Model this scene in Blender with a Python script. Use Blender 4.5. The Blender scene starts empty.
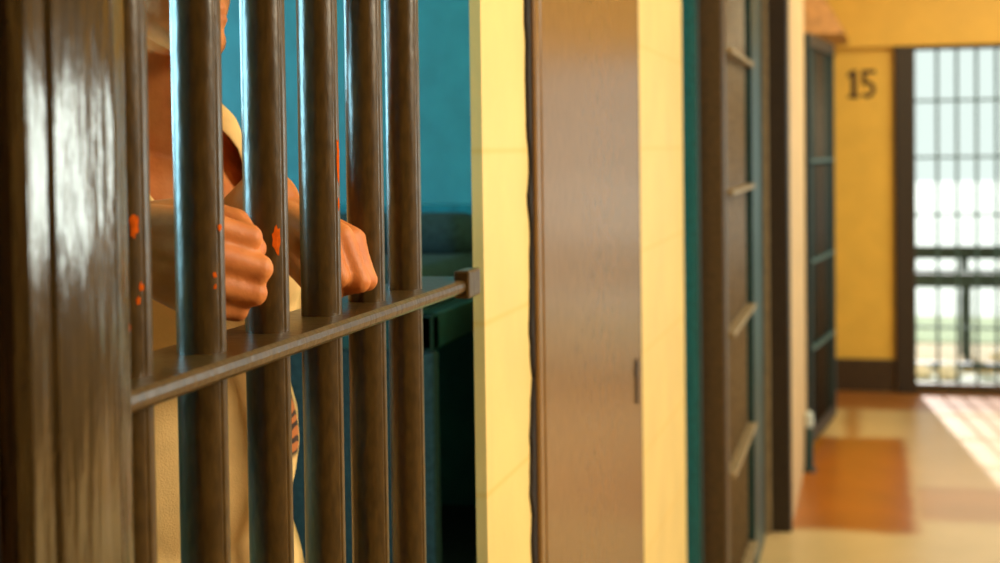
import bpy, bmesh, math, random
from mathutils import Vector, Matrix, noise
random.seed(7)
S = bpy.context.scene
C = S.collection
PI = math.pi

# ------------------------------------------------------------------ materials
def new_mat(name):
    m = bpy.data.materials.new(name); m.use_nodes = True
    nt = m.node_tree; b = nt.nodes['Principled BSDF']
    return m, nt, b

def paint(name, col, rough=0.4, var=0.15, scale=30, bump=0.1, bscale=60, stretch=(1, 1, 1), ior=1.5, col2=None, metallic=0.0, sss=None):
    """painted surface: mottled colour + bumpy coat"""
    m, nt, b = new_mat(name); N = nt.nodes; L = nt.links
    tc = N.new('ShaderNodeTexCoord'); mp = N.new('ShaderNodeMapping'); mp.inputs['Scale'].default_value = stretch
    L.new(tc.outputs['Object'], mp.inputs[0])
    n = N.new('ShaderNodeTexNoise'); n.inputs['Scale'].default_value = scale; n.inputs['Detail'].default_value = 5
    L.new(mp.outputs[0], n.inputs['Vector'])
    mix = N.new('ShaderNodeMix'); mix.data_type = 'RGBA'
    c2 = col2 if col2 else tuple(c * (1 - var) for c in col)
    mix.inputs[6].default_value = (*[min(1, c * (1 + var * .6)) for c in col], 1)
    mix.inputs[7].default_value = (*c2, 1)
    r = N.new('ShaderNodeMapRange'); r.inputs[1].default_value = .35; r.inputs[2].default_value = .65
    L.new(n.outputs['Fac'], r.inputs[0]); L.new(r.outputs[0], mix.inputs[0])
    L.new(mix.outputs[2], b.inputs['Base Color'])
    b.inputs['Roughness'].default_value = rough; b.inputs['IOR'].default_value = ior; b.inputs['Metallic'].default_value = metallic
    if sss:
        b.inputs['Subsurface Weight'].default_value = sss; b.inputs['Subsurface Radius'].default_value = (1, .35, .2); b.inputs['Subsurface Scale'].default_value = .01
    if bump:
        n2 = N.new('ShaderNodeTexNoise'); n2.inputs['Scale'].default_value = bscale; n2.inputs['Detail'].default_value = 4
        L.new(mp.outputs[0], n2.inputs['Vector'])
        bp = N.new('ShaderNodeBump'); bp.inputs['Strength'].default_value = bump; bp.inputs['Distance'].default_value = .004
        L.new(n2.outputs['Fac'], bp.inputs['Height']); L.new(bp.outputs[0], b.inputs['Normal'])
    return m

M = {}
M['bar'] = paint('bar_paint', (.080, .043, .010), .30, .3, 160, .22, 90, (1, 1, .35), 1.48)
M['post'] = paint('post_paint', (.066, .041, .014), .13, .25, 120, .5, 70, (1, 1, .12), 1.95)
M['dark_steel'] = paint('dark_steel_paint', (.018, .010, .004), .5, .3, 80, .2)
M['panel'] = paint('panel_paint', (.23, .12, .035), .27, .1, 60, .04, 60, (1, 1, .5), 1.5)
M['panel'].node_tree.nodes['Principled BSDF'].inputs['Specular IOR Level'].default_value = .3
M['ajar'] = paint('black_teal_gate_paint', (.006, .02, .02), .6, .3, 60, .1)
M['gate_bar'] = paint('gate_bar_paint', (.15, .095, .04), .45, .25, 60, .15)
M['peach'] = paint('peach_wall_paint', (.60, .42, .22), .6, .08, 8, .1, 60)
M['brown'] = paint('brown_gate_paint', (.07, .04, .015), .45, .25, 60, .15)
M['brown_dark'] = paint('dark_brown_gate_paint', (.03, .017, .007), .5, .25, 60, .15)
M['lit_tan'] = paint('lit_tan_paint', (.30, .22, .11), .45, .2, 40, .1)  # lighter tan for edges painted as if catching the light
M['teal_steel'] = paint('teal_steel_paint', (.004, .15, .20), .35, .2, 60, .1)
M['teal_dark'] = paint('dark_teal_steel_paint', (.012, .05, .05), .4, .25, 60, .1)
M['teal'] = paint('teal_wall_paint', (.026, .20, .245), .5, .12, 14, .2, 60)
M['yellow_orange'] = paint('orange_yellow_wall_paint', (.80, .47, .06), .5, .06, 8, .1, 60)
M['chip'] = paint('orange_primer', (.62, .10, .004), .95, .2, 200, .1)
M['chip'].node_tree.nodes['Principled BSDF'].inputs['Specular IOR Level'].default_value = .1
M['gap'] = paint('black_gap_shade', (.012, .006, .003), .8, .2, 60, .2)  # near-black for gaps and holes, their shade put into the colour
M['black'] = paint('black_stencil_paint', (.035, .012, .004), .7, .2, 60, 0)
M['base'] = paint('dark_brown_baseboard_paint', (.05, .026, .01), .4, .2, 40, .1)
M['ceiling'] = paint('cream_ceiling_paint', (.7, .55, .32), .7, .06, 10, .05)
M['concrete'] = paint('pale_concrete', (.50, .56, .51), .8, .15, 3, .2)
M['grass'] = paint('grass_strip', (.30, .38, .2), .9, .4, 30, .5)
M['gravel'] = paint('beige_gravel', (.55, .45, .28), .9, .3, 50, .5)
M['bench'] = paint('dark_green_bench_paint', (.012, .035, .035), .5, .2, 40, .1)
M['stone'] = paint('white_stone', (.8, .78, .7), .8, .15, 20, .4)
M['blanket'] = paint('dark_wool_blanket', (.02, .035, .04), .95, .35, 90, .5, 300)
M['bunk_steel'] = paint('bunk_steel_paint', (.05, .12, .12), .4, .2, 60, .1)
M['skin'] = paint('skin', (.70, .235, .055), .55, .1, 40, .10, 300, sss=.1, col2=(.62, .18, .035))
M['hair'] = paint('dark_hair', (.03, .016, .01), .6, .4, 120, .6, 250, (1, 1, .2))
M['denim'] = paint('dark_trousers_cloth', (.05, .06, .09), .9, .3, 200, .3, 300)
M['leather'] = paint('black_shoe_leather', (.02, .017, .015), .4, .2, 90, .2)
M['eye'] = paint('eye_white', (.8, .76, .7), .2, .03, 30, 0)
M['iris'] = paint('brown_iris', (.06, .03, .015), .2, .2, 60, 0)
M['nail'] = paint('finger_nail', (.68, .36, .22), .3, .05, 60, 0)

def wall_yellow():
    """cream-yellow painted masonry with faint block joints"""
    m = paint('cream_yellow_wall_paint', (.86, .63, .22), .5, .06, 6, .12, 60)
    nt = m.node_tree; N = nt.nodes; L = nt.links; b = N['Principled BSDF']
    tc = N.new('ShaderNodeTexCoord'); sp = N.new('ShaderNodeSeparateXYZ'); L.new(tc.outputs['Object'], sp.inputs[0])
    a = N.new('ShaderNodeMath'); a.operation = 'PINGPONG'; a.inputs[1].default_value = .106
    o = N.new('ShaderNodeMath'); o.operation = 'ADD'; o.inputs[1].default_value = .085
    L.new(sp.outputs['Z'], o.inputs[0]); L.new(o.outputs[0], a.inputs[0])
    mr = N.new('ShaderNodeMapRange'); mr.inputs[1].default_value = 0; mr.inputs[2].default_value = .006
    mr.inputs[3].default_value = .5; mr.inputs[4].default_value = 0
    L.new(a.outputs[0], mr.inputs[0])
    mix = N.new('ShaderNodeMix'); mix.data_type = 'RGBA'; mix.inputs[7].default_value = (.80, .48, .08, 1)
    old = b.inputs['Base Color'].links[0].from_socket
    L.new(old, mix.inputs[6]); L.new(mr.outputs[0], mix.inputs[0]); L.new(mix.outputs[2], b.inputs['Base Color'])
    return m
M['yellow'] = wall_yellow()

def floor_mat():
    """polished floor coloured in big orange-brown and tan fields"""
    m, nt, b = new_mat('polished_floor'); N = nt.nodes; L = nt.links
    tc = N.new('ShaderNodeTexCoord')
    nd = N.new('ShaderNodeTexNoise'); nd.inputs['Scale'].default_value = 6
    L.new(tc.outputs['Object'], nd.inputs['Vector'])
    vm = N.new('ShaderNodeVectorMath'); vm.operation = 'MULTIPLY_ADD'; vm.inputs[1].default_value = (.05, .1, 0); vm.inputs[2].default_value = (-.025, -.05, 0)
    L.new(nd.outputs['Color'], vm.inputs[0])
    ad = N.new('ShaderNodeVectorMath'); L.new(tc.outputs['Object'], ad.inputs[0]); L.new(vm.outputs[0], ad.inputs[1])
    sp = N.new('ShaderNodeSeparateXYZ'); L.new(ad.outputs[0], sp.inputs[0])
    def band(sock, lo, hi, s=.02):
        a = N.new('ShaderNodeMapRange'); a.inputs[1].default_value = lo - s; a.inputs[2].default_value = lo + s; L.new(sock, a.inputs[0])
        c = N.new('ShaderNodeMapRange'); c.inputs[1].default_value = hi - s; c.inputs[2].default_value = hi + s; c.inputs[3].default_value = 1; c.inputs[4].default_value = 0; L.new(sock, c.inputs[0])
        p = N.new('ShaderNodeMath'); p.operation = 'MULTIPLY'; L.new(a.outputs[0], p.inputs[0]); L.new(c.outputs[0], p.inputs[1]); return p.outputs[0]
    def rect(x0, x1, y0, y1, k):
        p = N.new('ShaderNodeMath'); p.operation = 'MULTIPLY'; L.new(band(sp.outputs['X'], x0, x1, .03), p.inputs[0]); L.new(band(sp.outputs['Y'], y0, y1, .05), p.inputs[1])
        q = N.new('ShaderNodeMath'); q.operation = 'MULTIPLY'; q.inputs[1].default_value = k; L.new(p.outputs[0], q.inputs[0]); return q.outputs[0]
    cur = None
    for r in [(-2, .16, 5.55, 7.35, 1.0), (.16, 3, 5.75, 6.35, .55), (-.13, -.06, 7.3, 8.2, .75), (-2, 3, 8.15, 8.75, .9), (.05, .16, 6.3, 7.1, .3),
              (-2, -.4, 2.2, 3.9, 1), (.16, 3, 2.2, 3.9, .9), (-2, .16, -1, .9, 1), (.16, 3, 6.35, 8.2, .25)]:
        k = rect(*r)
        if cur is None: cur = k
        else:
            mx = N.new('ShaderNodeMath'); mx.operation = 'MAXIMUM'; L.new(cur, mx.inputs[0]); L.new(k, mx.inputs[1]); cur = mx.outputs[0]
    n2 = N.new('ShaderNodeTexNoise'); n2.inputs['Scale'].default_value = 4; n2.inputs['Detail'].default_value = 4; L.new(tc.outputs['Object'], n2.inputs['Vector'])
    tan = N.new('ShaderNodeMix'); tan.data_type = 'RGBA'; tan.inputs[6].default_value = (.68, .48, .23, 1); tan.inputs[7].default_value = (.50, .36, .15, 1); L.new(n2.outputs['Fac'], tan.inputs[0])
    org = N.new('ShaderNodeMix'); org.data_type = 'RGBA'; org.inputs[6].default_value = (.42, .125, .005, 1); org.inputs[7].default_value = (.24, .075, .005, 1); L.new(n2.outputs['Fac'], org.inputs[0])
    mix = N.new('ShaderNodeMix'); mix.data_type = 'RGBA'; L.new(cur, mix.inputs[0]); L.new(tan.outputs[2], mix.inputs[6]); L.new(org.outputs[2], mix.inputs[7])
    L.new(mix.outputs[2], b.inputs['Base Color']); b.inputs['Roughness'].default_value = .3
    return m
M['floor'] = floor_mat()

def shirt_mat():
    m = paint('cream_shirt_cloth', (.86, .55, .22), .9, .05, 40, .25, 500)
    nt = m.node_tree; N = nt.nodes; L = nt.links; b = N['Principled BSDF']
    # dark print running up the left side of the shirt
    tc = N.new('ShaderNodeTexCoord'); sp = N.new('ShaderNodeSeparateXYZ'); L.new(tc.outputs['Object'], sp.inputs[0])
    def rng(sock, lo, hi, s=.004):
        a = N.new('ShaderNodeMapRange'); a.inputs[1].default_value = lo - s; a.inputs[2].default_value = lo + s; L.new(sock, a.inputs[0])
        c = N.new('ShaderNodeMapRange'); c.inputs[1].default_value = hi - s; c.inputs[2].default_value = hi + s; c.inputs[3].default_value = 1; c.inputs[4].default_value = 0; L.new(sock, c.inputs[0])
        p = N.new('ShaderNodeMath'); p.operation = 'MULTIPLY'; L.new(a.outputs[0], p.inputs[0]); L.new(c.outputs[0], p.inputs[1]); return p.outputs[0]
    p = N.new('ShaderNodeMath'); p.operation = 'MULTIPLY'; L.new(rng(sp.outputs['Y'], 1.490, 1.545), p.inputs[0]); L.new(rng(sp.outputs['Z'], 1.07, 1.21), p.inputs[1])
    p2 = N.new('ShaderNodeMath'); p2.operation = 'MULTIPLY'; L.new(p.outputs[0], p2.inputs[0]); L.new(rng(sp.outputs['X'], -.66, -.4), p2.inputs[1])
    w = N.new('ShaderNodeTexWave'); w.bands_direction = 'Z'; w.inputs['Scale'].default_value = 22; w.inputs['Distortion'].default_value = 9; w.inputs['Detail'].default_value = 1; L.new(tc.outputs['Object'], w.inputs['Vector'])
    cr = N.new('ShaderNodeMix'); cr.data_type = 'RGBA'; cr.inputs[6].default_value = (.04, .015, .01, 1); cr.inputs[7].default_value = (.5, .14, .03, 1)
    st = N.new('ShaderNodeMapRange'); st.inputs[1].default_value = .3; st.inputs[2].default_value = .45; L.new(w.outputs['Fac'], st.inputs[0]); L.new(st.outputs[0], cr.inputs[0])
    mix = N.new('ShaderNodeMix'); mix.data_type = 'RGBA'; old = b.inputs['Base Color'].links[0].from_socket
    L.new(p2.outputs[0], mix.inputs[0]); L.new(old, mix.inputs[6]); L.new(cr.outputs[2], mix.inputs[7]); L.new(mix.outputs[2], b.inputs['Base Color'])
    return m
M['shirt'] = shirt_mat()

# ------------------------------------------------------------------ builders
def add_box(bm, x0, x1, y0, y1, z0, z1, bev=0.0, seg=2):
    t = bmesh.new(); bmesh.ops.create_cube(t, size=1)
    for v in t.verts: v.co = Vector(((x0 + x1) / 2 + v.co.x * (x1 - x0), (y0 + y1) / 2 + v.co.y * (y1 - y0), (z0 + z1) / 2 + v.co.z * (z1 - z0)))
    if bev: bmesh.ops.bevel(t, geom=t.edges[:], offset=bev, segments=seg, affect='EDGES', profile=.5)
    merge(bm, t)

def merge(bm, t, mat=None):
    if mat is not None: bmesh.ops.transform(t, matrix=mat, verts=t.verts)
    me = bpy.data.meshes.new('tmp'); t.to_mesh(me); t.free(); bm.from_mesh(me); bpy.data.meshes.remove(me)

def add_prism(bm, pts, a0, a1, axis='z'):
    """polygon in the two other axes, extruded along axis"""
    def P(p, a):
        return Vector({'z': (p[0], p[1], a), 'y': (p[0], a, p[1]), 'x': (a, p[0], p[1])}[axis])
    lo = [bm.verts.new(P(p, a0)) for p in pts]; hi = [bm.verts.new(P(p, a1)) for p in pts]; n = len(pts)
    fs = [bm.faces.new(lo), bm.faces.new(hi)]
    for i in range(n): fs.append(bm.faces.new((lo[i], lo[(i + 1) % n], hi[(i + 1) % n], hi[i])))
    bmesh.ops.recalc_face_normals(bm, faces=fs)

def add_tube(bm, p0, p1, r0, r1=None, n=20, caps=True):
    r1 = r0 if r1 is None else r1; p0 = Vector(p0); p1 = Vector(p1); d = (p1 - p0).normalized()
    q = Vector((0, 0, 1)).rotation_difference(d); a = []; b = []
    for i in range(n):
        o = q @ Vector((math.cos(i * 2 * PI / n), math.sin(i * 2 * PI / n), 0)); a.append(bm.verts.new(p0 + o * r0)); b.append(bm.verts.new(p1 + o * r1))
    fs = [bm.faces.new((a[i], a[(i + 1) % n], b[(i + 1) % n], b[i])) for i in range(n)]
    if caps: fs += [bm.faces.new(a[::-1]), bm.faces.new(b)]
    return fs

def add_capsule(bm, p0, r0, p1, r1, n=26):
    """tapered limb with round ends"""
    p0 = Vector(p0); p1 = Vector(p1); ax = p1 - p0; Ln = ax.length
    d = ax / Ln if Ln > 1e-6 else Vector((0, 0, 1)); q = Vector((0, 0, 1)).rotation_difference(d)
    prof = []
    for k in range(1, 6): t = PI / 2 * k / 6; prof.append((-r0 * math.cos(t), r0 * math.sin(t)))
    for k in range(0, 7): prof.append((Ln * k / 6, r0 + (r1 - r0) * k / 6))
    for k in range(5, 0, -1): t = PI / 2 * k / 6; prof.append((Ln + r1 * math.cos(t), r1 * math.sin(t)))
    s = bm.verts.new(p0 - d * r0); e = bm.verts.new(p1 + d * r1); rings = []
    for h, r in prof:
        rings.append([bm.verts.new(p0 + q @ Vector((r * math.cos(2 * PI * i / n), r * math.sin(2 * PI * i / n), h))) for i in range(n)])
    for i in range(n):
        bm.faces.new((s, rings[0][(i + 1) % n], rings[0][i])); bm.faces.new((e, rings[-1][i], rings[-1][(i + 1) % n]))
    for a, b in zip(rings, rings[1:]):
        for i in range(n): bm.faces.new((a[i], a[(i + 1) % n], b[(i + 1) % n], b[i]))

def add_ellipsoid(bm, c, rad, rot=None, seg=24, rings=16):
    t = bmesh.new(); bmesh.ops.create_uvsphere(t, u_segments=seg, v_segments=rings, radius=1)
    mt = Matrix.Translation(Vector(c)) @ (rot.to_4x4() if rot else Matrix()) @ Matrix.Diagonal((*rad, 1))
    merge(bm, t, mt)

def obj(name, bm, mat, parent=None, smooth=False, origin=None):
    me = bpy.data.meshes.new(name)
    bm.to_mesh(me); bm.free()
    me.materials.append(mat)
    if smooth:
        for p in me.polygons: p.use_smooth = True
    o = bpy.data.objects.new(name, me); C.objects.link(o)
    if parent:
        o.parent = parent; o.matrix_parent_inverse = Matrix.Translation(-parent.location)
    return o

def box(name, mat, dims, parent=None, bev=0.0):
    bm = bmesh.new(); add_box(bm, *dims, bev=bev); return obj(name, bm, mat, parent)

def tag(o, label, cat, group=None):
    o['label'] = label; o['category'] = cat
    if group: o['group'] = group
    return o

def thing(name, label, cat, loc, group=None):
    o = bpy.data.objects.new(name, None); o.empty_display_size = .1; C.objects.link(o); o.location = loc
    return tag(o, label, cat, group)

def struct(o, kind='structure'):
    o['kind'] = kind; return o

def remesh(bm, voxel, smooth_it=4, name='tmp', fac=.5):
    me = bpy.data.meshes.new(name); bm.to_mesh(me); bm.free()
    o = bpy.data.objects.new(name, me); C.objects.link(o)
    r = o.modifiers.new('r', 'REMESH'); r.mode = 'VOXEL'; r.voxel_size = voxel; r.use_smooth_shade = True
    if smooth_it:
        s = o.modifiers.new('s', 'SMOOTH'); s.iterations = smooth_it; s.factor = fac
    dg = bpy.context.evaluated_depsgraph_get(); dg.update()
    out = bpy.data.meshes.new_from_object(o.evaluated_get(dg))
    bpy.data.objects.remove(o); bpy.data.meshes.remove(me)
    return out

def mesh_obj(name, me, mat, parent=None):
    me.name = name; me.materials.clear(); me.materials.append(mat)
    for p in me.polygons: p.use_smooth = True
    o = bpy.data.objects.new(name, me); C.objects.link(o)
    if parent: o.parent = parent; o.matrix_parent_inverse = Matrix.Translation(-parent.location)
    return o

# ------------------------------------------------------------------ the setting
END = 8.75          # end wall of the corridor
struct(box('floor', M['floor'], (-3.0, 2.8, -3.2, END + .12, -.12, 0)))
struct(box('ceiling', M['ceiling'], (-3.0, 2.8, -3.2, END + .2, 2.9, 3.0)))

# corridor side of the cells: splayed pier between the barred opening and the next cell
bm = bmesh.new(); add_prism(bm, [(-.46, 1.775), (-.46, 3.80), (-.66, 3.80), (-.66, 2.56), (-.474, 1.775)], 0, 2.9)
struct(obj('wall_left', bm, M['yellow']))
# upper wall over the second cell front and the pier after it
box_ = box('wall_left', M['yellow'], (-.66, -.46, 3.80, 5.58, 2.15, 2.9)); struct(box_)
bm = bmesh.new(); add_prism(bm, [(-.285, 5.58), (-.285, 6.88), (-.66, 6.88), (-.66, 5.58)], 0, 2.9)
struct(obj('wall_left', bm, M['peach']))
struct(box('wall_left', M['yellow'], (-.66, -.45, 6.88, END, 1.98, 2.9)))
struct(box('wall_left', M['yellow'], (-.66, -.46, -3.2, .30, 0, 2.9)))
struct(box('wall_left', M['yellow'], (-.62, -.46, .30, 1.775, 2.45, 2.9)))
# slanted bulkhead where the cell fronts meet the end wall
bm = bmesh.new(); add_prism(bm, [(-.45, 1.96), (-.115, 1.96), (-.33, 2.34), (-.45, 2.34)], 7.7, 8.62, 'y')
struct(obj('trim_bulkhead', bm, paint('worn_tan_plaster', (.55, .27, .09), .6, .25, 20, .2)))

# cells behind the bars, painted teal
struct(box('wall_cell_far', M['teal'], (-2.8, -.66, 3.0, 3.12, 0, 2.9)))
struct(box('wall_cell_near', M['teal'], (-2.8, -.66, -1.42, -1.3, 0, 2.9)))
bm = bmesh.new()                                    # back wall with a window and an added opening that brightens the far wall
CELL_OPENINGS = [(.25, 1.3), (2.18, 2.86)]; WZ0, WZ1 = 1.28, 1.98  # second opening is unseen, added to grade the light on the teal wall
for y0, y1, z0, z1 in [(-3.2, CELL_OPENINGS[0][0], 0, 2.9), (CELL_OPENINGS[0][1], CELL_OPENINGS[1][0], 0, 2.9), (CELL_OPENINGS[1][1], END, 0, 2.9)] + [(a, b, 0, WZ0) for a, b in CELL_OPENINGS] + [(a, b, WZ1, 2.9) for a, b in CELL_OPENINGS]: add_box(bm, -2.92, -2.8, y0, y1, z0, z1)
struct(obj('wall_cell_back', bm, M['teal']))
for i_, (a, b) in enumerate(CELL_OPENINGS):
    bm = bmesh.new()
    for d in [(-2.9, -2.82, a, b, WZ0, WZ0 + .03), (-2.9, -2.82, a, b, WZ1 - .03, WZ1), (-2.9, -2.82, a, a + .03, WZ0, WZ1), (-2.9, -2.82, b - .03, b, WZ0, WZ1)]: add_box(bm, *d)
    for k in range(1, 3): y = a + (b - a) * k / 3; add_box(bm, -2.87, -2.85, y - .01, y + .01, WZ0, WZ1)
    struct(obj('window_%d' % (i_ * 2 + 1), bm, M['teal_steel']))  # the last frame belongs to the added opening
struct(box('wall_cell_divider', M['teal'], (-2.8, -.66, 6.3, 6.42, 0, 2.9)))

# right wall with a window, wall behind the camera
RX = 2.6; VY0, VY1, VZ0, VZ1 = 4.3, 6.9, .95, 1.74
bm = bmesh.new()
for d in [(RX, RX + .2, -3.2, VY0, 0, 2.9), (RX, RX + .2, VY1, END, 0, 2.9), (RX, RX + .2, VY0, VY1, 0, VZ0), (RX, RX + .2, VY0, VY1, VZ1, 2.9)]: add_box(bm, *d)
struct(obj('wall_right', bm, paint('brown_wall_paint', (.10, .06, .025), .6, .15, 10, .1)))
bm = bmesh.new()
for d in [(RX + .06, RX + .12, VY0, VY1, VZ0, VZ0 + .05), (RX + .06, RX + .12, VY0, VY1, VZ1 - .05, VZ1), (RX + .06, RX + .12, VY0, VY0 + .05, VZ0, VZ1), (RX + .06, RX + .12, VY1 - .05, VY1, VZ0, VZ1)]: add_box(bm, *d)
for k in range(1, 4):
    y = VY0 + (VY1 - VY0) * k / 4; add_box(bm, RX + .07, RX + .11, y - .02, y + .02, VZ0, VZ1)
struct(obj('window_2', bm, M['brown']))
struct(box('wall_back', M['yellow'], (-3.0, 2.8, -3.4, -3.2, 0, 2.9)))

# end wall: numbered pier, header over the gate, pier at the right
GX0, GX1, GZ = .136, 2.15, 1.95
bm = bmesh.new(); add_box(bm, -2.9, GX0, END, END + .2, 0, GZ); add_box(bm, GX1, 2.8, END, END + .2, 0, GZ)
struct(obj('wall_end', bm, M['yellow_orange']))
bm = bmesh.new(); add_box(bm, -2.9, 2.8, END - .06, END + .2, GZ, 2.9)
struct(obj('wall_end', bm, M['yellow_orange']))
bm = bmesh.new(); add_box(bm, -.66, GX0 - .005, END - .018, END, 0, .185, .004)
struct(obj('baseboard_end', bm, M['base']))

# ------------------------------------------------------------------ steel post nearest the camera
pt = thing('steel_post', 'grooved brown steel post with a bright streaky reflection, left of the bars', 'post', (-.48, .79, 0))
bm = bmesh.new()
prof = [(x_, y_ + .010) for x_, y_ in [(-.535, .722), (-.456, .722), (-.449, .727), (-.449, .747), (-.453, .750), (-.453, .753), (-.449, .756), (-.4475, .79), (-.449, .824), (-.454, .827), (-.454, .830), (-.4525, .833), (-.4575, .856), (-.535, .856)]]
add_prism(bm, prof, 0, 2.45)
obj('post_body', bm, M['post'], pt)
obj_leaf = box('edge_plate', M['dark_steel'], (-.53, -.466, .30, .732, 0, 2.45), pt, .004)
obj_leaf['label'] = 'very dark brown plate beside the post'

# ------------------------------------------------------------------ the barred cell front
BX = -.50; BR = .0190
BY = [.939] + [.931 + .13 * i for i in range(1, 6)]
cf = thing('cell_bars', 'brown cell front of six round bars and a flat ledge, enclosing the person', 'bars', (BX, 1.25, 0))
def bar_bm(y, z0, z1, phi0=math.radians(74)):
    """round bar with a fine lengthwise seam on the corridor side and a little waviness in the paint"""
    bm = bmesh.new(); n = 40; m = 60; rings = []
    angs = [2 * PI * i / n for i in range(n)] + [phi0 - .05, phi0, phi0 + .05, phi0 + .1, phi0 - .1]
    angs = sorted(a % (2 * PI) for a in angs); n = len(angs)
    for k in range(m + 1):
        z = z0 + (z1 - z0) * k / m; ring = []
        for a in angs:
            r = BR - .0011 * math.exp(-((a - phi0) / .05) ** 2) + .00018 * noise.noise(Vector((math.cos(a) * 3, y * 40 + math.sin(a) * 3, z * 9)))
            ring.append(bm.verts.new((BX + r * math.sin(a), y - r * math.cos(a), z)))
        rings.append(ring)
    for a, b in zip(rings, rings[1:]):
        for i in range(n): bm.faces.new((a[i], a[(i + 1) % n], b[(i + 1) % n], b[i]))
    bm.faces.new(rings[0][::-1]); bm.faces.new(rings[-1])
    return bm
bars = []
for y in BY: bars.append(obj('bar', bar_bm(y, .06, 2.45), M['bar'], cf, True))
def chip(bar, y, a_deg, z, w, h, seed):
    """flake where the brown paint has come off down to the orange primer"""
    bm = bmesh.new(); rnd = random.Random(seed); n = 16; pts = []
    c = bm.verts.new((BX + (BR + .0005) * math.sin(math.radians(a_deg)), y - (BR + .0005) * math.cos(math.radians(a_deg)), z))
    for i in range(n):
        t = 2 * PI * i / n; k = .65 + .5 * rnd.random()
        a = math.radians(a_deg) + w / 2 * k * math.cos(t) / BR; zz = z + h / 2 * k * math.sin(t)
        pts.append(bm.verts.new((BX + (BR + .0003) * math.sin(a), y - (BR + .0003) * math.cos(a), zz)))
    for i in range(n): bm.faces.new((c, pts[i], pts[(i + 1) % n]))
    o = obj('paint_chip', bm, M['chip'], bar); o['label'] = 'orange primer showing through the brown paint'
for b, a, z, w, h, s in [(0, 52, 1.352, .0075, .018, 1), (0, 66, 1.310, .004, .007, 2), (0, 58, 1.301, .004, .006, 3), (0, 36, 1.283, .004, .007, 9),
                         (1, 60, 1.308, .004, .006, 4), (1, 60, 1.299, .003, .004, 5), (1, 78, 1.344, .005, .006, 6),
                         (2, 50, 1.327, .010, .028, 7), (3, 88, 1.392, .007, .05, 8), (3, 86, 1.352, .004, .012, 10)]:
    chip(bars[b], BY[b], a, z, w, h, s)
# the flat ledge the bars pass through, with its lug on the wall
bm = bmesh.new()
add_prism(bm, [(-.540, 1.233), (-.464, 1.233), (-.4605, 1.236), (-.4595, 1.2405), (-.4605, 1.245), (-.464, 1.248), (-.540, 1.248)], .8665, 1.742, 'y')
lg = obj('crossbar_ledge', bm, M['bar'], cf); 
box('lug', M['bar'], (-.475, -.456, 1.690, 1.744, 1.226, 1.259), cf, .003)
box('sill_rail', M['bar'], (-.54, -.46, .867, 1.774, 0, .08), cf, .004)
box('head_rail', M['bar'], (-.54, -.46, .867, 1.774, 2.38, 2.45), cf, .004)

# ------------------------------------------------------------------ steel panel in the yellow wall
pn = thing('steel_hatch', 'tall shiny brown steel hatch plate with a small dark keyhole, between cream yellow wall strips', 'hatch', (-.45, 2.5, 0))
box('plate', M['panel'], (-.4599, -.452, 2.035, 3.005, 0, 2.75), pn, .002)
bm = bmesh.new(); add_prism(bm, [(-.4525, 2.035), (-.449, 2.038), (-.449, 2.060), (-.452, 2.063), (-.452, 2.072), (-.449, 2.075), (-.449, 2.11), (-.4525, 2.113)], .05, 2.75)
obj('edge_moulding', bm, M['panel'], pn)
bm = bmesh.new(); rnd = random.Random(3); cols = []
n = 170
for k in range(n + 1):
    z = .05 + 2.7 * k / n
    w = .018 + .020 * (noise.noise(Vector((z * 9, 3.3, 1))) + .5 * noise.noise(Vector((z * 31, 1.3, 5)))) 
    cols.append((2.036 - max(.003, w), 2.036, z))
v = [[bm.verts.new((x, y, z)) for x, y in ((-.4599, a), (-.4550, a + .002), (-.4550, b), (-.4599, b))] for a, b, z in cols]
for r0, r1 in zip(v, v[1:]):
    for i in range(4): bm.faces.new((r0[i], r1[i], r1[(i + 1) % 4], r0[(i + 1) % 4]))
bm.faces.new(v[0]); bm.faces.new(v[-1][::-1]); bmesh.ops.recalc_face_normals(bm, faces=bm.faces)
sl = obj('gap_strip', bm, M['gap'], pn); sl['label'] = 'ragged black strip painted in for a dark gap'  # dark ribbon painted in for the shaded gap beside the plate
box('shadow_strip', M['gap'], (-.4599, -.4545, 3.005, 3.03, .05, 2.75), pn)  # dark strip painted in for the shade along the plate's far edge
bm = bmesh.new(); add_tube(bm, (-.4525, 2.93, .965), (-.4495, 2.93, .965), .02, n=18); add_box(bm, -.4525, -.4485, 2.922, 2.938, .895, .955, .002)
obj('keyhole_plate', bm, M['gap'], pn)

# ------------------------------------------------------------------ second cell front
st = thing('door_jamb', 'teal steel door jamb between cream wall strip and brown gate post', 'jamb', (-.46, 3.95, 0))
bm = bmesh.new(); add_prism(bm, [(-.53, 3.90), (-.437, 3.90), (-.437, 3.955), (-.45, 3.955), (-.45, 3.99), (-.53, 3.99)], 0, 2.15)
obj('jamb_channel', bm, M['teal_steel'], st)
bm = bmesh.new(); add_box(bm, -.4375, -.4335, 3.9, 3.955, 0, 2.15, .001); obj('edge_bead', bm, M['teal_dark'], st)

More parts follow.
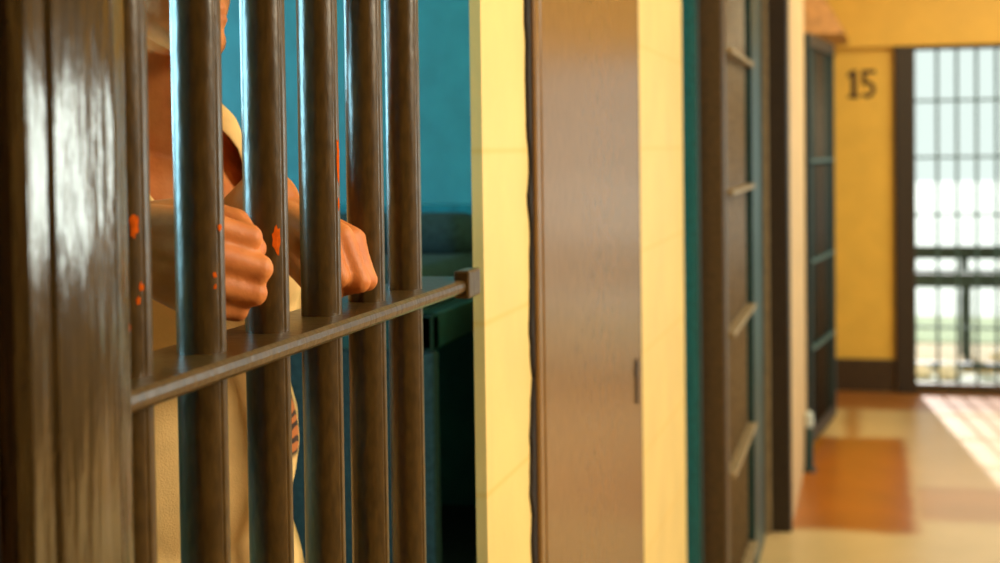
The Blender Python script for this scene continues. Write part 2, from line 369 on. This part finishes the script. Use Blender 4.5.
g2 = thing('barred_gate', 'brown barred gate with flat crossbars, closed beside the teal jamb', 'gate', (-.39, 4.7, 0))
bm = bmesh.new(); add_prism(bm, [(-.45, 4.0), (-.381, 4.0), (-.375, 4.006), (-.375, 4.08), (-.45, 4.08)], 0, 2.15); obj('stile', bm, M['brown'], g2)
bm = bmesh.new(); add_prism(bm, [(-.41, 4.86), (-.366, 4.86), (-.366, 5.30), (-.41, 5.30)], 0.02, 2.12); obj('lock_plate', bm, M['teal_dark'], g2)
bm = bmesh.new(); add_box(bm, -.42, -.372, 5.30, 5.42, 0, 2.15, .004); obj('stile', bm, M['brown_dark'], g2)
for k in range(7):
    bm = bmesh.new(); add_tube(bm, (-.395, 4.14 + .105 * k, .02), (-.395, 4.14 + .105 * k, 2.12), .013, n=14); obj('bar', bm, M['gate_bar'], g2, True)
for z in (1.66, 1.275, .89, .505, .12):
    bm = bmesh.new(); add_box(bm, -.412, -.358, 4.08, 4.87, z - .007, z + .007, .002); obj('crossbar', bm, M['lit_tan'], g2)  # lighter tan puts the light on the crossbar tops into the colour
box('head_rail', M['brown'], (-.44, -.37, 4.0, 5.42, 2.12, 2.15), g2)

gp = thing('gate_post', 'dark brown post with a tan lit-edge strip, before the narrow peach wall strip', 'post', (-.32, 5.53, 0))
bm = bmesh.new(); add_prism(bm, [(-.36, 5.49), (-.290, 5.49), (-.284, 5.496), (-.284, 5.578), (-.36, 5.578)], 0, 2.6); obj('post_body', bm, M['brown_dark'], gp)
bm = bmesh.new(); add_box(bm, -.376, -.356, 5.465, 5.492, 0, 2.6, .004); o = obj('lit_edge_strip', bm, M['lit_tan'], gp); o['label'] = 'tan strip painted as the lit edge'  # lighter tan paints in the lit edge of the post

# ------------------------------------------------------------------ gate standing ajar further on
ag = thing('barred_gate', 'dark barred gate standing ajar before the pier numbered 15', 'gate', (-.283, 6.92, 0))
ang = math.atan2(.092, .76)
def ajar(bm, name, mat, smooth=False):
    bmesh.ops.transform(bm, matrix=Matrix.Translation((-.283, 6.92, 0)) @ Matrix.Rotation(-ang, 4, 'Z'), verts=bm.verts)
    return obj(name, bm, mat, ag, smooth)
for y0, y1, mt in ((0, .05, 'teal_dark'), (.73, .78, 'brown_dark')):
    bm = bmesh.new(); add_box(bm, -.018, .018, y0, y1, .05, 1.91, .003); ajar(bm, 'stile', M['ajar'])
for z in (1.88, .07):
    bm = bmesh.new(); add_box(bm, -.016, .016, .05, .73, z - .03, z + .03, .003); ajar(bm, 'rail', M['brown_dark'])
for k in range(7):
    bm = bmesh.new(); add_tube(bm, (0, .12 + .09 * k, .1), (0, .12 + .09 * k, 1.85), .011, n=12); ajar(bm, 'bar', M['ajar'] if k in (0, 1, 5, 6) else M['brown_dark'], True)
for z in (1.33, .87, .47):
    bm = bmesh.new(); add_box(bm, -.014, .022, .05, .73, z - .007, z + .007, .002); ajar(bm, 'crossbar', M['bunk_steel'])

ds = thing('floor_stop', 'short dark floor post with a pale rounded cap at the foot of the peach wall', 'door stop', (-.262, 6.55, 0))
bm = bmesh.new(); add_tube(bm, (-.262, 6.55, 0), (-.262, 6.55, .012), .032, n=20); add_tube(bm, (-.262, 6.55, .012), (-.262, 6.55, .20), .019, .017, n=20); obj('stop_post', bm, M['teal_dark'], ds)
bm = bmesh.new(); add_capsule(bm, (-.262, 6.55, .20), .020, (-.262, 6.55, .24), .019); o = obj('cap', bm, paint('pale_highlight_metal', (.55, .62, .58), .3, .2, 60, .1), ds, True); o['label'] = 'pale cap painted as a highlight'  # pale colour paints in the highlight on top of the post

# ------------------------------------------------------------------ number 15 on the end pier
bm = bmesh.new(); NY = END - .0015; NX, NZ, NH = -.124, 1.665, .160
def stroke(pts): add_prism(bm, [(NX + a * NH, NZ + b * NH) for a, b in pts], NY, END + .0005, 'y')
stroke([(.13, .06), (.33, .06), (.33, 1), (.17, 1), (.0, .86), (.0, .74), (.13, .80)]); stroke([(.02, 0), (.42, 0), (.42, .12), (.02, .12)])
stroke([(.50, .48), (.66, .48), (.66, .86), (.98, .86), (.98, 1), (.50, 1)])
outer = [(.70 + .27 * math.cos(t), .31 + .31 * math.sin(t)) for t in [math.radians(d) for d in range(125, -146, -15)]]
inner = [(.70 + .12 * math.cos(t), .31 + .17 * math.sin(t)) for t in [math.radians(d) for d in range(125, -146, -15)]]
for k in range(len(outer) - 1): stroke([outer[k], outer[k + 1], inner[k + 1], inner[k]])
stroke([(.50, .48), (.66, .44), (.74, .60), (.56, .62)])
num = obj('cell_number', bm, M['black'])
tag(num, 'dark stencilled number 15 on the orange yellow pier', 'number')

# ------------------------------------------------------------------ gate at the end of the corridor
eg = thing('barred_gate', 'tall brown barred gate in the bright opening right of the pier numbered 15', 'gate', ((GX0 + GX1) / 2, END, 0))
box('stile', M['brown_dark'], (GX0, .246, END - .05, END + .06, 0, GZ), eg, .004)
box('stile', M['brown_dark'], (GX1 - .11, GX1, END - .05, END + .06, 0, GZ), eg, .004)
box('rail', M['brown_dark'], (.246, GX1 - .11, END - .01, END + .03, GZ - .022, GZ), eg)
box('rail', M['brown'], (.246, GX1 - .11, END - .02, END + .04, .0, .055), eg)
x = .366
while x < GX1 - .13:
    bm = bmesh.new(); add_tube(bm, (x, END + .01, .05), (x, END + .01, GZ - .02), .0085, n=12); obj('bar', bm, M['bunk_steel'], eg, True); x += .1055
for z in (1.644, 1.326, 1.003, .686, .369):
    bm = bmesh.new(); add_box(bm, .246, GX1 - .11, END + .002, END + .018, z - .007, z + .007, .002); obj('crossbar', bm, M['bunk_steel'], eg)

# ------------------------------------------------------------------ the yard outside
struct(box('ground_yard', M['concrete'], (-12, 14, END + .12, 60, -.22, -.06)))
struct(box('ground_grass', M['grass'], (-12, 14, 11.3, 13.0, -.06, -.035)))
struct(box('ground_gravel', M['gravel'], (-12, 14, 9.95, 11.3, -.06, -.045)))
struct(box('kerb_yard', M['bench'], (-12, 14, 10.0, 10.09, -.06, -.01)))
bn = thing('park_bench', 'long dark green bench standing in the yard beyond the end gate', 'bench', (1.35, 10.55, -.05))
for nm, d in [('seat_board', (.10, 2.4, 10.32, 10.50, .45, .545)), ('seat_board', (.10, 2.4, 10.53, 10.70, .46, .545)), ('back_board', (.10, 2.4, 10.72, 10.76, .61, .70))]:
    box(nm, M['bench'], d, bn, .006)
for xx in (.62, 2.1):
    bm = bmesh.new(); add_box(bm, xx - .025, xx + .025, 10.36, 10.66, .38, .455, .004); add_box(bm, xx - .025, xx + .025, 10.36, 10.42, -.045, .38, .004); add_box(bm, xx - .025, xx + .025, 10.66, 10.72, -.045, .64, .004)
    obj('leg', bm, M['bench'], bn)
rnd = random.Random(11)
for i, (xx, yy, r, lab) in enumerate([(.31, 9.72, .075, 'white rounded stone nearest the gate frame, outside on the ground'), (.47, 9.66, .085, 'white rounded stone outside, second from the gate frame'), (.86, 10.25, .11, 'large white stone beside the bench leg in the yard')]):
    bm = bmesh.new(); bmesh.ops.create_icosphere(bm, subdivisions=3, radius=1)
    for v in bm.verts: k = 1 + .22 * noise.noise(v.co * 1.3 + Vector((i * 7, 0, 0))); v.co = Vector((xx + v.co.x * r * k, yy + v.co.y * r * k, -.06 + r * .55 + v.co.z * r * .62 * k))
    tag(obj('stone', bm, M['stone'], None, True), lab, 'stone', 'white stones in the yard')

# ------------------------------------------------------------------ bunk inside the cell
bk = thing('bunk', 'steel wall bunk with a dark blanket, at the far wall of the cell', 'bunk', (-1.2, 2.7, 1.05))
bm = bmesh.new(); add_box(bm, -2.1, -.70, 2.36, 2.40, 1.07, 1.13, .004); add_box(bm, -2.1, -.70, 2.96, 2.998, 1.07, 1.13, .004); add_box(bm, -2.1, -2.06, 2.36, 2.998, 1.07, 1.13, .004); add_box(bm, -.74, -.70, 2.36, 2.998, 1.07, 1.13, .004); add_box(bm, -2.08, -.72, 2.38, 2.98, 1.08, 1.095)
obj('frame', bm, M['teal_dark'], bk)
bm = bmesh.new(); add_box(bm, -2.05, -.74, 2.39, 2.97, 1.096, 1.20, .03, 4); obj('mattress', bm, M['blanket'], bk, True)
bm = bmesh.new(); add_box(bm, -2.1, -.70, 2.365, 2.395, .66, 1.068, .004); add_box(bm, -2.1, -.70, 2.365, 2.995, .64, .66, .004); o = obj('shade_panel', bm, M['blanket'], bk); o['label'] = 'dark panel standing in for the shade under the mattress'  # added dark panel, stands in for the shadow under the bunk
bm = bmesh.new(); add_box(bm, -1.25, -.76, 2.78, 2.96, 1.19, 1.275, .04, 4); obj('rolled_blanket', bm, M['blanket'], bk, True)
bm = bmesh.new(); add_box(bm, -2.6, -.67, 2.955, 2.9995, 1.262, 1.29, .004)
sh = obj('wall_ledge', bm, M['teal_steel']); tag(sh, 'narrow teal ledge on the cell wall above the bunk', 'ledge')

# ------------------------------------------------------------------ the prisoner
PB = Vector((-.750, 1.47, 0))
person = thing('person', 'person in a cream collared shirt behind the bars, fists resting on the ledge', 'person', (PB.x, PB.y, 0))
yaw_b = math.radians(-30)
def bp(f, l, z, yaw=yaw_b, o=PB):          # f forward, l to the figure's own left, z up
    return Vector((o.x + f * math.cos(yaw) - l * math.sin(yaw), o.y + f * math.sin(yaw) + l * math.cos(yaw), z))
def rotz(yaw): return Matrix.Rotation(yaw, 3, 'Z')

def fist(bm, wrist, fwd, up, dors, s=1.0):
    """a closed hand: palm, four bent fingers of different length, thumb folded over them. Returns nail spots."""
    fwd = Vector(fwd).normalized(); up = Vector(up); up = (up - fwd * up.dot(fwd)).normalized(); dors = Vector(dors); dors = (dors - fwd * dors.dot(fwd) - up * dors.dot(up)).normalized()
    W = Vector(wrist)
    def P(x, u, b): return W + (fwd * x + up * u + dors * b) * (.001 * s)
    R = .001 * s
    # metacarpals and palm
    mcp = [(72, 32, 8), (82, 12, 10), (86, -9, 9), (84, -28, 6)]
    for (x, u, b), r0, r1, u0 in zip(mcp, (15, 16, 16, 14), (12.5, 13, 12, 11), (12, 4, -5, -12)):
        add_capsule(bm, P(2, u0, 0), r0 * R * 1.1, P(x, u, b - 3), r1 * R)
    add_capsule(bm, P(14, -16, -9), 15 * R, P(62, -24, -9), 13 * R)      # heel of the hand
    add_capsule(bm, P(14, 14, -10), 15 * R, P(52, 22, -15), 14 * R)      # ball of the thumb
    add_capsule(bm, P(30, 0, -6), 16 * R, P(72, 3, -6), 14 * R)
    tips = []
    spec = [(40, 25, 20, 10.2, -8, 44), (44, 28, 21, 10.6, -7, 42), (41, 26, 20, 10.0, -4, 44), (33, 20, 17, 8.8, 2, 48)]
    for (x, u, b), (l1, l2, l3, r, tilt, fl) in zip(mcp, spec):
        a0 = math.radians(fl); a1 = a0 + math.radians(98); a2 = a1 + math.radians(52); t = math.radians(tilt)
        p0 = (x, u, b - 3)
        def step(p, Ln, a): return (p[0] + Ln * math.cos(a) * math.cos(t), p[1] + Ln * math.cos(a) * math.sin(t), p[2] - Ln * math.sin(a))
        p1 = step(p0, l1, a0); p2 = step(p1, l2, a1); p3 = step(p2, l3, a2)
        add_capsule(bm, P(*p0), (r + 1.6) * R, P(*p1), r * R); add_ellipsoid(bm, P(*p1), ((r + .9) * R,) * 3, None, 14, 10)
        add_capsule(bm, P(*p1), r * R, P(*p2), (r - .9) * R); add_capsule(bm, P(*p2), (r - .9) * R, P(*p3), (r - 1.8) * R)
    q = [(20, 18, -14), (50, 34, -23), (82, 34, -37), (100, 18, -43)]
    for i, (r0, r1) in enumerate(((15, 12.5), (12, 11), (10.8, 9.2))): add_capsule(bm, P(*q[i]), r0 * R, P(*q[i + 1]), r1 * R)
    return P

HY = math.radians(-20); HO = PB + Vector((.032, -.045, 0)); HZ = 1.612
def hp(f, r, u):      # head space: forward, to the figure's left, up
    return bp(f, r, HZ + u, HY, HO)
SR0, SL0 = bp(-.008, -.165, 1.36), bp(.0, .115, 1.325)
bm = bmesh.new()
# torso
RB = rotz(yaw_b)
add_ellipsoid(bm, bp(0, 0, 1.26), (.105, .165, .17), RB); add_ellipsoid(bm, bp(-.005, 0, 1.08), (.108, .150, .17), RB); add_ellipsoid(bm, bp(-.02, 0, .93), (.115, .160, .13), RB)
add_ellipsoid(bm, bp(.03, .07, 1.28), (.075, .08, .07), RB); add_ellipsoid(bm, bp(.03, -.07, 1.28), (.075, .08, .07), RB)
# neck and shoulders
add_capsule(bm, bp(-.005, 0, 1.38), .066, bp(.02, 0, 1.53), .058)
add_capsule(bm, bp(-.015, -.035, 1.43), .05, SR0, .05); add_capsule(bm, bp(-.015, .035, 1.43), .05, SL0, .05)
# head
RH = rotz(HY)
add_ellipsoid(bm, hp(-.015, 0, .03), (.097, .076, .086), RH); add_ellipsoid(bm, hp(.03, 0, -.045), (.06, .055, .066), RH)
add_capsule(bm, hp(.072, 0, -.096), .021, hp(.066, 0, -.085), .026)
for s in (-1, 1):
    add_capsule(bm, hp(-.005, .056 * s, -.045), .02, hp(.062, .016 * s, -.097), .018)
    add_ellipsoid(bm, hp(.046, .036 * s, -.028), (.034, .028, .032), RH)
    add_capsule(bm, hp(.078, .019 * s, .011), .0058, hp(.070, .045 * s, .008), .0058); add_capsule(bm, hp(.078, .020 * s, -.008), .0048, hp(.070, .044 * s, -.006), .0048)
    add_capsule(bm, hp(.079, .012 * s, .022), .011, hp(.064, .05 * s, .022), .012)
    add_ellipsoid(bm, hp(-.012, .077 * s, -.008), (.022, .009, .032), RH @ Matrix.Rotation(.25 * s, 3, 'Z'))
    add_ellipsoid(bm, hp(.093, .013 * s, -.041), (.011, .009, .008), RH)
add_capsule(bm, hp(.084, 0, .014), .0075, hp(.104, 0, -.036), .0105)
add_capsule(bm, hp(.080, -.018, -.066), .0065, hp(.080, .018, -.066), .0065); add_capsule(bm, hp(.086, -.010, -.0655), .006, hp(.086, .010, -.0655), .006)
add_capsule(bm, hp(.083, -.012, -.077), .0075, hp(.083, .012, -.077), .0075)
# arms
SR, SL = bp(-.005, -.175, 1.355), bp(.0, .125, 1.305)
WR, WL = Vector((-.605, 1.112, 1.333)), Vector((-.583, 1.391, 1.350))
ER, EL = Vector((-.80, 1.03, 1.168)), Vector((-.82, 1.57, 1.15))
def arm(a, e, w):
    add_capsule(bm, a, .054, a.lerp(e, .5), .048); add_capsule(bm, a.lerp(e, .45), .048, e, .040)
    add_capsule(bm, e, .043, e.lerp(w, .35), .056); add_capsule(bm, e.lerp(w, .35), .056, w, .034)
arm(SR, ER, WR); arm(SL, EL, WL)
fr = fist(bm, WR, (1, .02, -.30), (.30, 0, 1), (0, -1, 0), 1.08)
fl = fist(bm, WL, (1, .0, -.50), (0, -1, 0), (.5, 0, 1), 1.07)
# legs and feet
for s in (-1, 1):
    h, k, a = bp(-.03, .085 * s, .90), bp(-.02, .10 * s, .49), bp(-.06, .105 * s, .09)
    add_capsule(bm, h, .085, k, .056); add_capsule(bm, k, .056, k.lerp(a, .35), .054); add_capsule(bm, k.lerp(a, .35), .054, a, .038)
    add_capsule(bm, a + Vector((0, 0, -.045)), .036, bp(.10, .12 * s, .032), .028)
body = mesh_obj('body', remesh(bm, .0026, 7), M['skin'], person)

# eyes, hair
for s in (-1, 1):
    bm = bmesh.new(); add_ellipsoid(bm, hp(.0675, .0315 * s, .002), (.0118,) * 3, None, 20, 14); e = obj('eye', bm, M['eye'], person, True)
    bm = bmesh.new(); add_ellipsoid(bm, hp(.0775, .0315 * s, .002), (.0022, .0055, .0055), RH, 16, 10); obj('iris', bm, M['iris'], e, True)
bm = bmesh.new()
add_ellipsoid(bm, hp(-.022, 0, .042), (.100, .083, .090), RH); add_ellipsoid(bm, hp(-.052, 0, -.005), (.062, .072, .075), RH)
for s in (-1, 1): add_capsule(bm, hp(-.002, .074 * s, .03), .012, hp(.002, .073 * s, -.008), .007)
hm = remesh(bm, .005, 2)
b2 = bmesh.new(); b2.from_mesh(hm)
for v in b2.verts:
    n = noise.noise(v.co * 90); v.co += v.normal * .003 * n
def inv(co):
    d = co - Vector((HO.x, HO.y, HZ)); return (d.x * math.cos(HY) + d.y * math.sin(HY), -d.x * math.sin(HY) + d.y * math.cos(HY), d.z)
kill = []
for v in b2.verts:
    f, l, u = inv(v.co)
    if f > .045 and u < .078 - .3 * abs(l): kill.append(v)
bmesh.ops.delete(b2, geom=kill, context='VERTS'); b2.to_mesh(hm); b2.free()
mesh_obj('hair', hm, M['hair'], person)

# shirt: short sleeves, open neck, folded collar
bm = bmesh.new()
add_ellipsoid(bm, bp(0, 0, 1.26), (.121, .181, .185), RB); add_ellipsoid(bm, bp(-.002, 0, 1.08), (.126, .168, .19), RB); add_ellipsoid(bm, bp(-.012, 0, .93), (.134, .178, .15), RB)
add_ellipsoid(bm, bp(.035, .07, 1.28), (.084, .09, .08), RB); add_ellipsoid(bm, bp(.035, -.07, 1.28), (.084, .09, .08), RB)
add_capsule(bm, bp(-.013, -.035, 1.425), .057, SR0, .06); add_capsule(bm, bp(-.013, .035, 1.425), .057, SL0, .06)
for a, e in ((SR, ER), (SL, EL)): add_capsule(bm, a, .064, a.lerp(e, .55), .062)
sm = remesh(bm, .006, 5)
b2 = bmesh.new(); b2.from_mesh(sm)
def binv(co):
    d = co - PB; return (d.x * math.cos(yaw_b) + d.y * math.sin(yaw_b), -d.x * math.sin(yaw_b) + d.y * math.cos(yaw_b), co.z)
def cut(co, no): bmesh.ops.bisect_plane(b2, geom=b2.verts[:] + b2.edges[:] + b2.faces[:], plane_co=co, plane_no=no)
VZ, VK = 1.25, .56
lv = bp(0, 1, 0) - bp(0, 0, 0)
for s in (-1, 1): cut(bp(0, 0, VZ), lv * s - Vector((0, 0, VK)))
cut((0, 0, .86), (0, 0, 1))
ends = [((e - a).normalized(), a + (e - a) * .55) for a, e in ((SR, ER), (SL, EL))]
for d, c in ends: cut(c, d)
kill = []
for fc in b2.faces:
    c = fc.calc_center_median(); f, l, z = binv(c)
    if f > .0 and abs(l) < (z - VZ) * VK: kill.append(fc)
    elif z < .86: kill.append(fc)
    elif math.hypot(f - .004, l) < .062 and z > 1.40: kill.append(fc)
    else:
        for d, e in ends:
            q = c - e
            if q.dot(d) > 0 and (q - d * q.dot(d)).length < .085 and z < 1.36: kill.append(fc); break
bmesh.ops.delete(b2, geom=kill, context='FACES')
for v in b2.verts:                                                          # cloth folds
    v.co += v.normal * (.004 * noise.noise(Vector((v.co.x * 9, v.co.y * 9, v.co.z * 14))) + .0015 * noise.noise(v.co * 40))
b2.to_mesh(sm); b2.free()
so = mesh_obj('shirt', sm, M['shirt'], person)
md = so.modifiers.new('thick', 'SOLIDIFY'); md.thickness = .003; md.offset = 1
# collar: two leaves running from the nape down to points at the front
bm = bmesh.new()
def leaf(s):
    rows = []
    n = 14
    for i in range(n + 1):
        t = i / n; a = PI - t * (PI - math.radians(38))           # from the nape round to the front
        rad = .066 + .008 * t
        zt = 1.490 - .062 * t ** 2.2; w = .024 + .046 * t * t
        top = bp(.002 + rad * math.cos(a), s * rad * math.sin(a), zt)
        fall = bp(.002 + (rad + .026 + .014 * t) * math.cos(a), s * (rad + .036 - .006 * t) * math.sin(a), zt - w)
        mid = top.lerp(fall, .4) + (bp(math.cos(a) * .014, s * math.sin(a) * .014, 0) - bp(0, 0, 0)) + Vector((0, 0, .010))
        rows.append([bm.verts.new(p) for p in (top, mid, fall)])
    for r0, r1 in zip(rows, rows[1:]):
        for j in range(2): bm.faces.new((r0[j], r1[j], r1[j + 1], r0[j + 1]))
leaf(1); leaf(-1)
bmesh.ops.remove_doubles(bm, verts=bm.verts, dist=.0005); bmesh.ops.recalc_face_normals(bm, faces=bm.faces)
co = obj('collar', bm, M['shirt'], so, True)
md = co.modifiers.new('thick', 'SOLIDIFY'); md.thickness = .004; md = co.modifiers.new('sub', 'SUBSURF'); md.levels = 1; md.render_levels = 1
# trousers and shoes
bm = bmesh.new()
add_ellipsoid(bm, bp(-.018, 0, .90), (.124, .168, .12), RB)
for s in (-1, 1):
    h, k, a = bp(-.03, .085 * s, .88), bp(-.02, .10 * s, .49), bp(-.06, .105 * s, .10)
    add_capsule(bm, h, .096, k, .070); add_capsule(bm, k, .070, a, .062)
tr = mesh_obj('trousers', remesh(bm, .008, 4), M['denim'], person)
for s in (-1, 1):
    bm = bmesh.new()
    add_capsule(bm, bp(-.075, .105 * s, .05), .044, bp(.10, .12 * s, .04), .040); add_capsule(bm, bp(-.06, .105 * s, .06), .045, bp(-.06, .105 * s, .10), .05)
    for a in range(0, 1): pass
    me = remesh(bm, .006, 3)
    for v in me.vertices: v.co.z = max(v.co.z, .004)
    mesh_obj('shoe', me, M['leather'], person)

# ------------------------------------------------------------------ light
def area(name, loc, target, sx, sy, power, col):
    l = bpy.data.lights.new(name, 'AREA'); l.shape = 'RECTANGLE'; l.size = sx; l.size_y = sy; l.energy = power; l.color = col
    o = bpy.data.objects.new(name, l); C.objects.link(o); o.location = loc
    o.rotation_euler = (Vector(target) - Vector(loc)).to_track_quat('-Z', 'Y').to_euler(); return o
area('warm_key_light', (2.3, 1.75, 2.3), (-.5, 1.3, 1.2), .8, .6, 86, (1, .88, .64))  # unseen key light beside the right wall, placed to light bars and fists
area('ceiling_lamp_middle', (1.3, 3.2, 2.84), (1.3, 3.2, 0), .4, 1.2, 30, (1, .86, .60))
area('ceiling_lamp_far', (.9, 6.6, 2.84), (.9, 6.7, 0), .4, 1.2, 62, (1, .86, .55))
for (a, b), p in zip(CELL_OPENINGS, (98, 56)): area('cell_daylight_and_fill', (-2.95, (a + b) / 2, (WZ0 + WZ1) / 2), (0, (a + b) / 2, (WZ0 + WZ1) / 2), b - a, WZ1 - WZ0, p, (.38, .82, 1))  # the second is an added light for the far teal wall
area('corridor_window_daylight', (RX + .16, (VY0 + VY1) / 2, (VZ0 + VZ1) / 2), (0, (VY0 + VY1) / 2, (VZ0 + VZ1) / 2), VY1 - VY0, VZ1 - VZ0, 62, (.90, 1, .90))
sun = bpy.data.lights.new('sun', 'SUN'); sun.energy = 6.5; sun.angle = .02; sun.color = (1, .97, .93)
so_ = bpy.data.objects.new('sun', sun); C.objects.link(so_)
so_.rotation_euler = Vector((.11, -1, -.50)).to_track_quat('-Z', 'Y').to_euler()
w = bpy.data.worlds.new('World'); S.world = w; w.use_nodes = True
bg = w.node_tree.nodes['Background']; bg.inputs['Color'].default_value = (.86, 1.0, .93, 1); bg.inputs['Strength'].default_value = 1.0

# ------------------------------------------------------------------ camera
F, VPX, VPY, PITCH, ROLL = 1500.0, 870.0, 145.0, math.radians(1.76), math.radians(.77)
u = (VPX - 500) / F
v = math.tan(PITCH)
uu = (u + v * math.sin(ROLL)) / math.cos(ROLL)
yaw = math.atan(uu * math.cos(PITCH))
cy = VPY + F * (uu * math.sin(ROLL) + v * math.cos(ROLL))
cam = bpy.data.cameras.new('camera'); cam.sensor_width = 36; cam.lens = 36 * F / 1000; cam.clip_start = .05; cam.clip_end = 200
cam.shift_y = (cy - 281.5) / 1000
co_ = bpy.data.objects.new('camera', cam); C.objects.link(co_); co_.location = (0, 0, 1.4)
co_.rotation_euler = (Matrix.Rotation(yaw, 3, 'Z') @ Matrix.Rotation(PI / 2 - PITCH, 3, 'X') @ Matrix.Rotation(-ROLL, 3, 'Z')).to_euler()
cam.dof.use_dof = True; cam.dof.focus_distance = 1.38; cam.dof.aperture_fstop = 5.6
S.camera = co_

S.view_settings.view_transform = 'Standard'; S.view_settings.look = 'None'; S.view_settings.gamma = 1; S.view_settings.exposure = 0
S.view_settings.use_curve_mapping = False
S.cycles.use_denoising = True
S.cycles.max_bounces = 8
